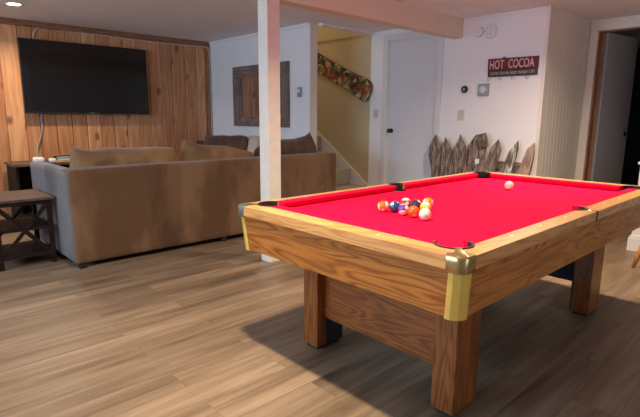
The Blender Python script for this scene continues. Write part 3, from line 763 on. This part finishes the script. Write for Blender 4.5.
for z in (.300, .075):
    obj('shelf', B(((LX0+.004, LY0+.004, z), (LX1+lgw-.004, LY1-.004, z+.022)), bev=.002), M['espresso'], tb)
for yy in (LY0+.008, LY1-.028):
    for s in (0, 1):
        bm = bmesh.new()
        a = Vector((LX0+lgw-.005, 0, .095)); b_ = Vector((LX1+.005, 0, zt-.055))
        if s: a.z, b_.z = b_.z, a.z
        d = (b_-a).normalized(); nn_ = Vector((-d.z, 0, d.x))*.014
        pts = [(a+nn_), (b_+nn_), (b_-nn_), (a-nn_)]
        prism(bm, [(q.x, q.z) for q in pts], lambda u, v, dd: (u, dd, v), yy+s*.0055, yy+s*.0055+.012)
        obj('cross_brace', bm, M['espresso'], tb)

# ------------------------------------------------------------------ media console behind the arm
mc = thing('media_console', 'low dark brown console against the pine wall under the television', 'cabinet', (.45, 5.85, 0))
zc = .665
obj('console_top', B(((-.16, 5.60, zc-.03), (1.15, 6.10, zc)), bev=.004), M['espresso_top'], mc)
obj('carcass', B(((-.14, 5.63, .03), (-.11, 6.08, zc-.03)), ((1.10, 5.63, .03), (1.13, 6.08, zc-.03)), ((.47, 5.63, .03), (.50, 6.08, zc-.03)), ((-.11, 5.64, .04), (1.10, 6.08, .07)), ((-.11, 6.06, .07), (1.10, 6.08, zc-.03))), M['espresso'], mc)
obj('shelf', B(((-.11, 5.66, .32), (.47, 6.06, .34)), ((.50, 5.66, .32), (1.10, 6.06, .34))), M['espresso'], mc)
for a in (-.14, 1.09):
    for b_ in (5.63, 6.04): obj('foot', B(((a, b_, 0), (a+.04, b_+.04, .031))), M['black'], mc)
bm = bmesh.new(); box(bm, (.08, 5.72, zc), (.20, 5.82, zc+.062), .022, 4)
rt = tag(obj('router', bm, M['plastic'], origin=(.14, 5.77, zc)), 'small white rounded router on the console, at the cable end', 'router')
bm = bmesh.new(); box(bm, (.24, 5.66, zc), (.31, 5.76, zc+.045), .018, 4)
tag(obj('charging_cube', bm, M['plastic'], origin=(.275, 5.71, zc)), 'small white plastic box on console, next to the tray', 'box')
ty = obj('wooden_tray', B(((.30, 5.63, zc), (.56, 5.88, zc+.012)), ((.30, 5.63, zc+.012), (.56, 5.642, zc+.025)), ((.30, 5.868, zc+.012), (.56, 5.88, zc+.025)), ((.30, 5.642, zc+.012), (.312, 5.868, zc+.025)), ((.548, 5.642, zc+.012), (.56, 5.868, zc+.025)), bev=.001), M['traywood'], origin=(.43, 5.75, zc)); tag(ty, 'light wooden tray on the console behind the sofa arm', 'tray')
def book(x0, y0, x1, y1, z, h, mat, label):
    t = thing('book', label, 'book', ((x0+x1)/2, (y0+y1)/2, z), 'books on the tray')
    obj('cover', B(((x0, y0, z), (x1, y1, z+.003)), ((x0, y0, z+h-.003), (x1, y1, z+h)), ((x0, y0, z+.003), (x0+.004, y1, z+h-.003))), mat, t)
    obj('pages', B(((x0+.004, y0+.003, z+.003), (x1-.004, y1-.003, z+h-.003))), M['paper'], t)
book(.32, 5.655, .52, 5.80, zc+.012, .034, M['book_green'], 'teal green book lying on the wooden tray')
book(.31, 5.665, .50, 5.79, zc+.046, .022, M['book_black'], 'black book lying on the teal green one')

# ------------------------------------------------------------------ television
tv = thing('television', 'large black flat television mounted on the pine plank wall', 'television', (.90, 6.08, 1.69))
tx0, tx1, tz0, tz1 = .112, 1.690, 1.245, 2.135
obj('housing', B(((tx0, 6.052, tz0), (tx1, 6.088, tz1)), ((.4, 6.088, 1.35), (1.4, 6.125, 1.95)), bev=.004), M['tvframe'], tv)
obj('screen', B(((tx0+.010, 6.0495, tz0+.024), (tx1-.010, 6.0525, tz1-.010))), M['tvscreen'], tv)
obj('wall_mount', B(((.7, 6.12, 1.5), (1.1, 6.168, 1.85))), M['black'], tv)
obj('badge', B(((.885, 6.0488, tz0+.008), (.925, 6.052, tz0+.015))), M['greyplastic'], tv, label='tiny silver badge')
bm = bmesh.new(); tube(bm, spline([(.302, 6.155, 2.14), (.315, 6.158, 2.21), (.36, 6.158, 2.275), (.436, 6.158, 2.30), (.60, 6.158, 2.296), (.80, 6.158, 2.288), (1.109, 6.158, 2.282), (1.5, 6.158, 2.270), (1.8, 6.158, 2.264), (2.3, 6.158, 2.270), (2.66, 6.14, 2.278), (2.742, 6.14, 2.24), (2.757, 6.139, 2.0), (2.757, 6.139, 1.4), (2.757, 6.139, .9)], 8), .006, 8)
tag(obj('speaker_cable', bm, M['cable'], origin=(.302, 6.155, 2.14), smooth=True), 'thin white cable running from the television along the top of planks', 'cable')
bm = bmesh.new(); tube(bm, spline([(.318, 6.158, 1.26), (.316, 6.158, 1.12), (.305, 6.155, 1.03), (.275, 6.15, .93), (.22, 6.12, .80), (.19, 5.98, .68), (.15, 5.83, .672)], 8), .009, 8)
tag(obj('power_cable', bm, M['greycable'], origin=(.318, 6.158, 1.26), smooth=True), 'grey cable hanging below the television down to the console', 'cable')

# ------------------------------------------------------------------ mirror on the white wall
mr_ = thing('wall_mirror', 'square mirror in a rough barnwood frame on white wall', 'mirror', (Xw-.02, 4.84, 1.52))
my0, my1, mz0, mz1 = 4.20, 5.49, 1.085, 1.935
fw = .19
obj('frame_board', B(((Xw-.035, my1-fw, mz0), (Xw-.001, my1, mz1-.157)), bev=.004), M['barn_frame_z'], mr_)
obj('frame_board', B(((Xw-.035, my0, mz0), (Xw-.001, my0+fw-.04, mz1)), bev=.004), M['barn_frame_z'], mr_)
obj('frame_board', B(((Xw-.033, my0+fw-.038, mz1-.155), (Xw-.001, my1, mz1-.001)), bev=.004), M['barn_frame_y'], mr_)
obj('frame_board', B(((Xw-.033, my0+fw-.038, mz0), (Xw-.001, my1-fw-.002, mz0+.13)), bev=.004), M['barn_frame_y'], mr_)
obj('mirror_glass', B(((Xw-.022, my0+fw-.05, mz0+.12), (Xw-.016, my1-fw+.01, mz1-.145))), M['mirror'], mr_)

# wall thermostat on white wall
iv = thing('intercom_panel', 'small grey control panel on the white wall beside mirror', 'panel', (Xw-.01, 4.0, 1.54))
obj('plate', B(((Xw-.022, 3.955, 1.475), (Xw-.001, 4.035, 1.60)), bev=.004), M['greyplastic'], iv)
obj('display', B(((Xw-.025, 3.985, 1.53), (Xw-.021, 4.025, 1.575))), M['plastic'], iv, label='pale square display')

# ------------------------------------------------------------------ snowboard
sb = thing('snowboard', 'snowboard with a patchwork graphic hung aslant in stairwell', 'snowboard', (Xc-.02, 4.35, 1.78))
bm = bmesh.new()
ctr0 = Vector((3.735, 1.545)); ctr1 = Vector((5.25, 2.225)); ax = (ctr1-ctr0).normalized(); nr = Vector((-ax.y, ax.x)); Ls = (ctr1-ctr0).length
def half(t):   # half width along the board, waist in the middle, round tips
    w = .158-.030*math.sin(PI*t)
    e = min(t, 1-t)*Ls/.13
    if e < 1: w *= math.sqrt(max(0, 1-(1-e)**2.6))
    return w
n = 40; ts = [i/n for i in range(n+1)]; ts = sorted(set(ts + [.002, .006, .012, .02, .998, .994, .988, .98]))
up = [ctr0+ax*Ls*t+nr*half(t) for t in ts]; dn = [ctr0+ax*Ls*t-nr*half(t) for t in ts]
pl = [(q.x, q.y) for q in up] + [(q.x, q.y) for q in dn[::-1][1:-1]]
def sbd(u, v, d):
    t = (Vector((u, v))-ctr0).dot(ax)/Ls
    lift = .03*max(0, (abs(t-.5)-.38)/.12)**2 if abs(t-.5) > .38 else 0
    return (d-lift, u, v)
prism(bm, pl, sbd, Xc-.022, Xc-.010)
obj('deck', bm, M['snow'], sb)
bm = bmesh.new()
loop = up + dn[::-1]
ed = [Vector(sbd(q.x, q.y, Xc-.016)) for q in loop]; tube(bm, ed+[ed[0]], .006, 6)
obj('edge', bm, M['snowedge'], sb, label='dark red-brown edge')
obj('hanger', B(((Xc-.011, 4.85, 2.02), (Xc, 4.89, 2.06))), M['black'], sb)
obj('hanger', B(((Xc-.011, 4.05, 1.66), (Xc, 4.09, 1.70))), M['black'], sb)

# switch plates
def switch(name, y, z, w, h, mat, label):
    t = thing(name, label, 'light switch', (Xc-.006, y, z))
    obj('plate', B(((Xc-.008, y-w/2, z-h/2), (Xc-.0005, y+w/2, z+h/2)), bev=.002), mat, t)
    obj('toggle', B(((Xc-.016, y-.006, z-.012), (Xc-.007, y+.006, z+.012)), bev=.001), mat, t)
switch('light_switch', 3.655, 1.275, .085, .125, M['ivoryplastic'], 'ivory light switch plate between stairwell and white door')
switch('light_switch', 2.325, 1.262, .085, .125, M['ivoryplastic'], 'ivory light switch plate below the round black thermostat')
# thermostats
t = thing('thermostat', 'white thermostat plate with a round black dial', 'thermostat', (Xc-.01, 2.30, 1.55))
obj('plate', B(((Xc-.010, 2.195, 1.51), (Xc-.0005, 2.325, 1.61)), bev=.004), M['plastic'], t)
bm = bmesh.new(); lathe(bm, [(0, 0), (.041, 0), (.041, .018), (.036, .024), (.0, .024)], (Xc-.010, 2.290, 1.560), axis=0, flip=-1, seg=40); obj('dial', bm, M['black'], t, smooth=True, angle=30)
bm = bmesh.new(); lathe(bm, [(0, 0), (.016, 0), (.014, .002), (0, .002)], (Xc-.034, 2.290, 1.560), axis=0, flip=-1); obj('display', bm, M['greyplastic'], t)
t = thing('control_dial', 'square grey control box with silver round dial, under the sign', 'thermostat', (Xc-.01, 2.075, 1.55))
obj('case', B(((Xc-.030, 1.985, 1.48), (Xc-.0005, 2.115, 1.615)), bev=.005), M['greyplastic'], t)
bm = bmesh.new(); lathe(bm, [(0, 0), (.042, 0), (.042, .010), (.036, .016), (.018, .016), (.016, .024), (0, .024)], (Xc-.030, 2.05, 1.548), axis=0, flip=-1, seg=40); obj('dial', bm, M['silver'], t, smooth=True, angle=30)
# alarms high on the wall
bm = bmesh.new(); lathe(bm, [(0, 0), (.052, 0), (.054, .012), (.046, .030), (0, .034)], (Xc-.0005, 2.150, 2.190), axis=0, flip=-1, seg=40)
tag(obj('heat_detector', bm, M['plastic'], origin=(Xc, 2.150, 2.190), smooth=True, angle=35), 'small plain white round detector high on the wall', 'alarm')
t = thing('smoke_alarm', 'larger white round smoke alarm beside the small detector', 'alarm', (Xc, 2.015, 2.180))
bm = bmesh.new(); lathe(bm, [(0, 0), (.078, 0), (.080, .016), (.070, .034), (.050, .040), (.048, .034), (.030, .034), (.028, .042), (0, .044)], (Xc-.0005, 2.015, 2.180), axis=0, flip=-1, seg=48); obj('housing', bm, M['plastic'], t, smooth=True, angle=35)
bm = bmesh.new(); lathe(bm, [(0, 0), (.011, 0), (.009, .003), (0, .003)], (Xc-.036, 2.005, 2.153), axis=0, flip=-1, seg=16); obj('test_button', bm, M['greyplastic'], t)
for k in range(6):
    a = k*PI/3; bm = bmesh.new(); lathe(bm, [(0, 0), (.006, 0), (.0, .002)], (Xc-.0395, 2.015+.039*math.cos(a), 2.180+.039*math.sin(a)), axis=0, flip=-1, seg=8)
    obj('vent_slot', bm, M['greyplastic'], t)

# ------------------------------------------------------------------ hot cocoa sign
sg_ = thing('hot_cocoa_sign', 'dark red wooden sign reading HOT COCOA with four cup hooks', 'sign', (Xc-.02, 1.745, 1.78))
ya, yb_, za, zb = 1.462, 2.024, 1.688, 1.882
def sf(u, v, d): return (d, u, v)
bm = bmesh.new(); prism(bm, [(ya, za+.072), (yb_, za+.068), (yb_+.002, zb+.003), (ya, zb-.004)], sf, Xc-.024, Xc-.003, .002); obj('top_board', bm, M['signred'], sg_)
bm = bmesh.new(); prism(bm, [(ya+.004, za-.002), (yb_-.003, za), (yb_-.001, za+.067), (ya+.003, za+.071)], sf, Xc-.023, Xc-.003, .002); obj('bottom_board', bm, M['signbrown'], sg_, label='dark brown lower board')
obj('hanger', B(((Xc-.012, 1.83, zb-.01), (Xc-.003, 1.86, zb+.014))), M['blackknob'], sg_)
def text(s, cy, cz, w, h, mat, name, bold=0):
    cu = bpy.data.curves.new(name, 'FONT'); cu.body = s; cu.size = 1; cu.extrude = .0; cu.offset = bold; cu.resolution_u = 3
    tmp = bpy.data.objects.new('t', cu); COL.objects.link(tmp); bpy.context.view_layer.update()
    dg = bpy.context.evaluated_depsgraph_get(); me = bpy.data.meshes.new_from_object(tmp.evaluated_get(dg))
    bpy.data.objects.remove(tmp)
    xs = [v.co.x for v in me.vertices]; ys = [v.co.y for v in me.vertices]
    x0, x1, y0, y1 = min(xs), max(xs), min(ys), max(ys)
    bm = bmesh.new(); bm.from_mesh(me)
    r = bmesh.ops.extrude_face_region(bm, geom=list(bm.faces))
    ev = {v for v in r['geom'] if isinstance(v, bmesh.types.BMVert)}
    for v in bm.verts:
        u = (v.co.x-x0)/(x1-x0)-.5; q = (v.co.y-y0)/(y1-y0)-.5
        v.co = Vector((Xc-.0265 if v in ev else Xc-.0235, cy-u*w, cz+q*h))   # seen from -X, +Y is to the left
    return obj(name, bm, mat, sg_)
text('HOT', 1.917, 1.817, .165, .098, M['signtext'], 'lettering', .015)
text('COCOA', 1.642, 1.819, .285, .098, M['signtext'], 'lettering', .015)
text('COME ON IN AND WARM UP!', 1.742, 1.722, .50, .034, M['signtext2'], 'lettering', .012)
for yy in (1.995, 1.86, 1.715, 1.555):
    bm = bmesh.new()
    tube(bm, [(Xc-.013, yy, za+.004), (Xc-.013, yy, za-.010)] + [(Xc-.013-.0, yy+.016-.016*math.cos(a), za-.014-.022*math.sin(a)) for a in [k*PI/7*1.15 for k in range(8)]], .0045, 6)
    obj('cup_hook', bm, M['silver'], sg_, smooth=True)

sg_.location.y -= .014; sg_.location.z -= .004
# ------------------------------------------------------------------ weathered pickets leaning on the wall
pk = [
 ([(2.614, 0), (2.614, .559), (2.692, .78), (2.692, .87), (2.628, 1.024), (2.518, .86), (2.505, .569), (2.505, 0)], 'barn_z', 'grey weathered picket, leftmost, next to the white door', 0),
 ([(2.485, 0), (2.485, .583), (2.503, .876), (2.479, .995), (2.369, .841), (2.325, .608), (2.325, 0)], 'barn_z', 'grey picket with uneven point, second from the white door', .0),
 ([(2.345, 0), (2.352, .871), (2.340, .944), (2.312, .862), (2.294, 0)], 'barn_tan', 'narrow tan slat standing behind the second and third pickets', .034),
 ([(2.299, 0), (2.299, .623), (2.306, .874), (2.282, 1.035), (2.175, .869), (2.146, .636), (2.146, 0)], 'barn_z', 'tall grey picket with sharp point, left of the roofed one', 0),
 ([(1.911, 0), (1.911, .644), (1.875, .897), (1.795, .996), (1.750, .888), (1.788, .654), (1.86, 0)], 'barn_z', 'grey picket with lopsided point, right of the roofed one', 0),
 ([(1.80, 0), (1.712, .649), (1.664, .856), (1.569, .993), (1.556, .898), (1.597, .659), (1.69, 0)], 'barn_w', 'slanting picket with flaking white paint', 0),
 ([(1.60, 0), (1.523, .654), (1.462, .900), (1.391, .977), (1.375, .861), (1.402, .65), (1.49, 0)], 'barn_tan', 'tan slanting picket, rightmost, at the corner of the wall', 0),
]
lean = .13
def lf(off):
    def f(u, v, d): return (Xc-.045-off*0-lean*(1-v/1.06)+d, u, v)
    return f
for pts, mt, lab, off in pk:
    bm = bmesh.new(); prism(bm, pts, lf(0), -.026+off, -.004+off, .003)
    tag(obj('weathered_picket', bm, M[mt], origin=(Xc-.16, pts[0][0], 0)), lab, 'picket', 'weathered pickets leaning on the wall')
rp = thing('roofed_picket', 'wide weathered board with small slanted roof, shaped like a birdhouse', 'decoration', (Xc-.18, 2.03, 0))
bm = bmesh.new(); prism(bm, [(2.140, 0), (2.138, .636), (2.130, .905), (2.06, 1.005), (1.993, 1.05), (1.93, .906), (1.923, .654), (1.930, 0)], lf(0), -.034, -.004, .004); obj('board', bm, M['barn_z'], rp)
bm = bmesh.new(); prism(bm, [(2.055, 1.035), (1.945, 1.066), (1.885, .925), (1.980, .885)], lf(0), -.075, -.034, .004); obj('roof', bm, M['barn_z'], rp, label='slanted grey roof board')
bm = bmesh.new(); prism(bm, [(2.075, 1.02), (2.050, 1.045), (2.115, .90), (2.15, .90)], lf(0), -.060, -.034, .003); obj('roof', bm, M['barn_z'], rp)
bm = bmesh.new(); prism(bm, [(2.04, .76), (1.99, .77), (1.985, .72), (2.03, .70)], lf(0), -.038, -.034); obj('paint_patch', bm, M['plastic'], rp, label='flaked white patch')
bm = bmesh.new(); box(bm, (Xc-.040, 1.42, .665), (Xc-.018, 1.86, .752), .003)
tag(obj('rail_board', bm, M['barn_y'], origin=(Xc-.03, 1.64, .665)), 'grey level board behind the slanting pickets at the right', 'board')

# ------------------------------------------------------------------ right edge
wc = thing('white_cabinet', 'white cabinet end with stepped base at right edge of the view', 'cabinet', (4.1, .1, 0))
obj('body', B(((3.83, -.45, .02), (4.45, .405, .82)), bev=.004), M['trim'], wc)
obj('base_moulding', B(((3.805, -.46, 0), (4.46, .425, .13)), ((3.815, -.455, .13), (4.455, .415, .15)), bev=.004), M['trim'], wc)
obj('cabinet_top', B(((3.81, -.47, .82), (4.47, .42, .845)), bev=.004), M['trim'], wc)

chr_ = thing('wooden_chair', 'honey-coloured wooden chair, one splayed leg showing at right edge', 'chair', (3.43, .0, 0))
sc_ = Vector((3.42, -.01, .45))
obj('seat', rounded((3.235, -.20, .43), (3.615, .18, .462), .015, amp=0), M['honey'], chr_, smooth=True)
for sx in (-1, 1):
    for sy in (-1, 1):
        bm = bmesh.new(); tube(bm, [(sc_.x+sx*.205, sc_.y+sy*.225, 0), (sc_.x+sx*.185, sc_.y+sy*.20, .13), (sc_.x+sx*.12, sc_.y+sy*.13, .435)], [.013, .021, .016], 12)
        obj('leg', bm, M['honey'], chr_, smooth=True)
for k in range(5):
    yy = -.17+.08*k
    bm = bmesh.new(); tube(bm, [(3.59, yy, .455), (3.65, yy, .86)], [.009, .008], 8); obj('spindle', bm, M['honey'], chr_, smooth=True)
obj('top_rail', rounded((3.635, -.21, .84), (3.67, .19, .91), .012, amp=0), M['honey'], chr_, smooth=True)


# ------------------------------------------------------------------ lights
def area(name, loc, size, energy, col, rot=(0, 0, 0), shape='DISK', size_y=None, spread=None):
    l = bpy.data.lights.new(name, 'AREA'); l.shape = shape; l.size = size; l.energy = energy; l.color = col
    if size_y: l.size_y = size_y
    if spread: l.spread = spread
    o = bpy.data.objects.new(name, l); COL.objects.link(o); o.location = loc; o.rotation_euler = rot
    o.visible_camera = True
    return o
WARM = (1, .80, .58)
def downlight(x, y, e, lab, cone=None):
    t = thing('downlight', lab, 'ceiling light', (x, y, CEIL), 'recessed ceiling downlights')
    bm = bmesh.new(); lathe(bm, [(.060, 0), (.085, 0), (.083, .006), (.062, .004), (.060, 0)], (x, y, CEIL-.0005), flip=-1, seg=40); obj('trim_ring', bm, M['plastic'], t, smooth=True)
    bm = bmesh.new(); lathe(bm, [(0, 0), (.060, 0), (.058, .003), (0, .004)], (x, y, CEIL-.0005), flip=-1, seg=40); obj('lens', bm, M['lamp'], t, label='glowing lens')
    a = area('lamp_light', (x, y, CEIL-.008), .11, e, WARM, spread=cone or R(150))
    return t
downlight(-.065, 5.25, 22, 'glowing recessed downlight in the ceiling over the television corner')
downlight(-.42, .68, 50, 'recessed downlight in ceiling above the near end of pool table')
downlight(2.30, .66, 50, 'recessed downlight in ceiling above the far end of pool table')
downlight(-1.35, 2.45, 50, 'added unseen downlight in ceiling over the open floor left of the pool table')  # unseen lamp, added to light the floor on the left
# stair lamp upstairs
area('stairwell_lamp', (3.4, 5.6, 4.3), .3, 22, (1, .80, .55))
# daylight at the window
area('window_daylight', (X0-.02, (WY0+WY1)/2, (WZ0+WZ1)/2), WY1-WY0-.1, 125, (.55, .75, 1.0), rot=(0, R(-90), 0), shape='RECTANGLE', size_y=WZ1-WZ0-.1)
lw_ = bpy.data.objects['window_daylight']; lw_.data.size, lw_.data.size_y = WZ1-WZ0-.1, WY1-WY0-.1

beadboard_fill = area('window_daylight', ((VX0+VX1)/2, Y0-.02, (VZ0+VZ1)/2), VX1-VX0-.1, 16, (.55, .75, 1.0), rot=(R(90), 0, 0), shape='RECTANGLE', size_y=VZ1-VZ0-.1)  # added fill through the unseen front window, for the beadboard
w = bpy.data.worlds.new('world'); scene.world = w; w.use_nodes = True
w.node_tree.nodes['Background'].inputs['Color'].default_value = (.55, .72, 1, 1); w.node_tree.nodes['Background'].inputs['Strength'].default_value = .6

# ------------------------------------------------------------------ camera
cam = bpy.data.cameras.new('camera'); co = bpy.data.objects.new('camera', cam); COL.objects.link(co)
yaw, pit, roll, f = 0.8148461997615456, -0.18769978415809896, 0.007308661288019645, 488.4306608904961
fwd = Vector((math.cos(pit)*math.cos(yaw), math.cos(pit)*math.sin(yaw), math.sin(pit)))
rt_ = fwd.cross(Vector((0, 0, 1))).normalized(); up_ = rt_.cross(fwd)
r2 = rt_*math.cos(roll)+up_*math.sin(roll); u2 = -rt_*math.sin(roll)+up_*math.cos(roll)
mw = Matrix((r2, u2, -fwd)).transposed().to_4x4(); mw.translation = (-1.4296577818390643, -0.8527762547827201, 1.2424363825109435)
co.matrix_world = mw
cam.sensor_fit = 'HORIZONTAL'; cam.sensor_width = 36; cam.lens = f*36/640; cam.clip_start = .05
scene.camera = co
scene.view_settings.view_transform = 'Standard'; scene.view_settings.look = 'None'; scene.view_settings.gamma = 1
scene.view_settings.use_curve_mapping = False; scene.view_settings.exposure = 0.22
scene.cycles.use_denoising = True
scene.cycles.max_bounces = 8; scene.cycles.diffuse_bounces = 5
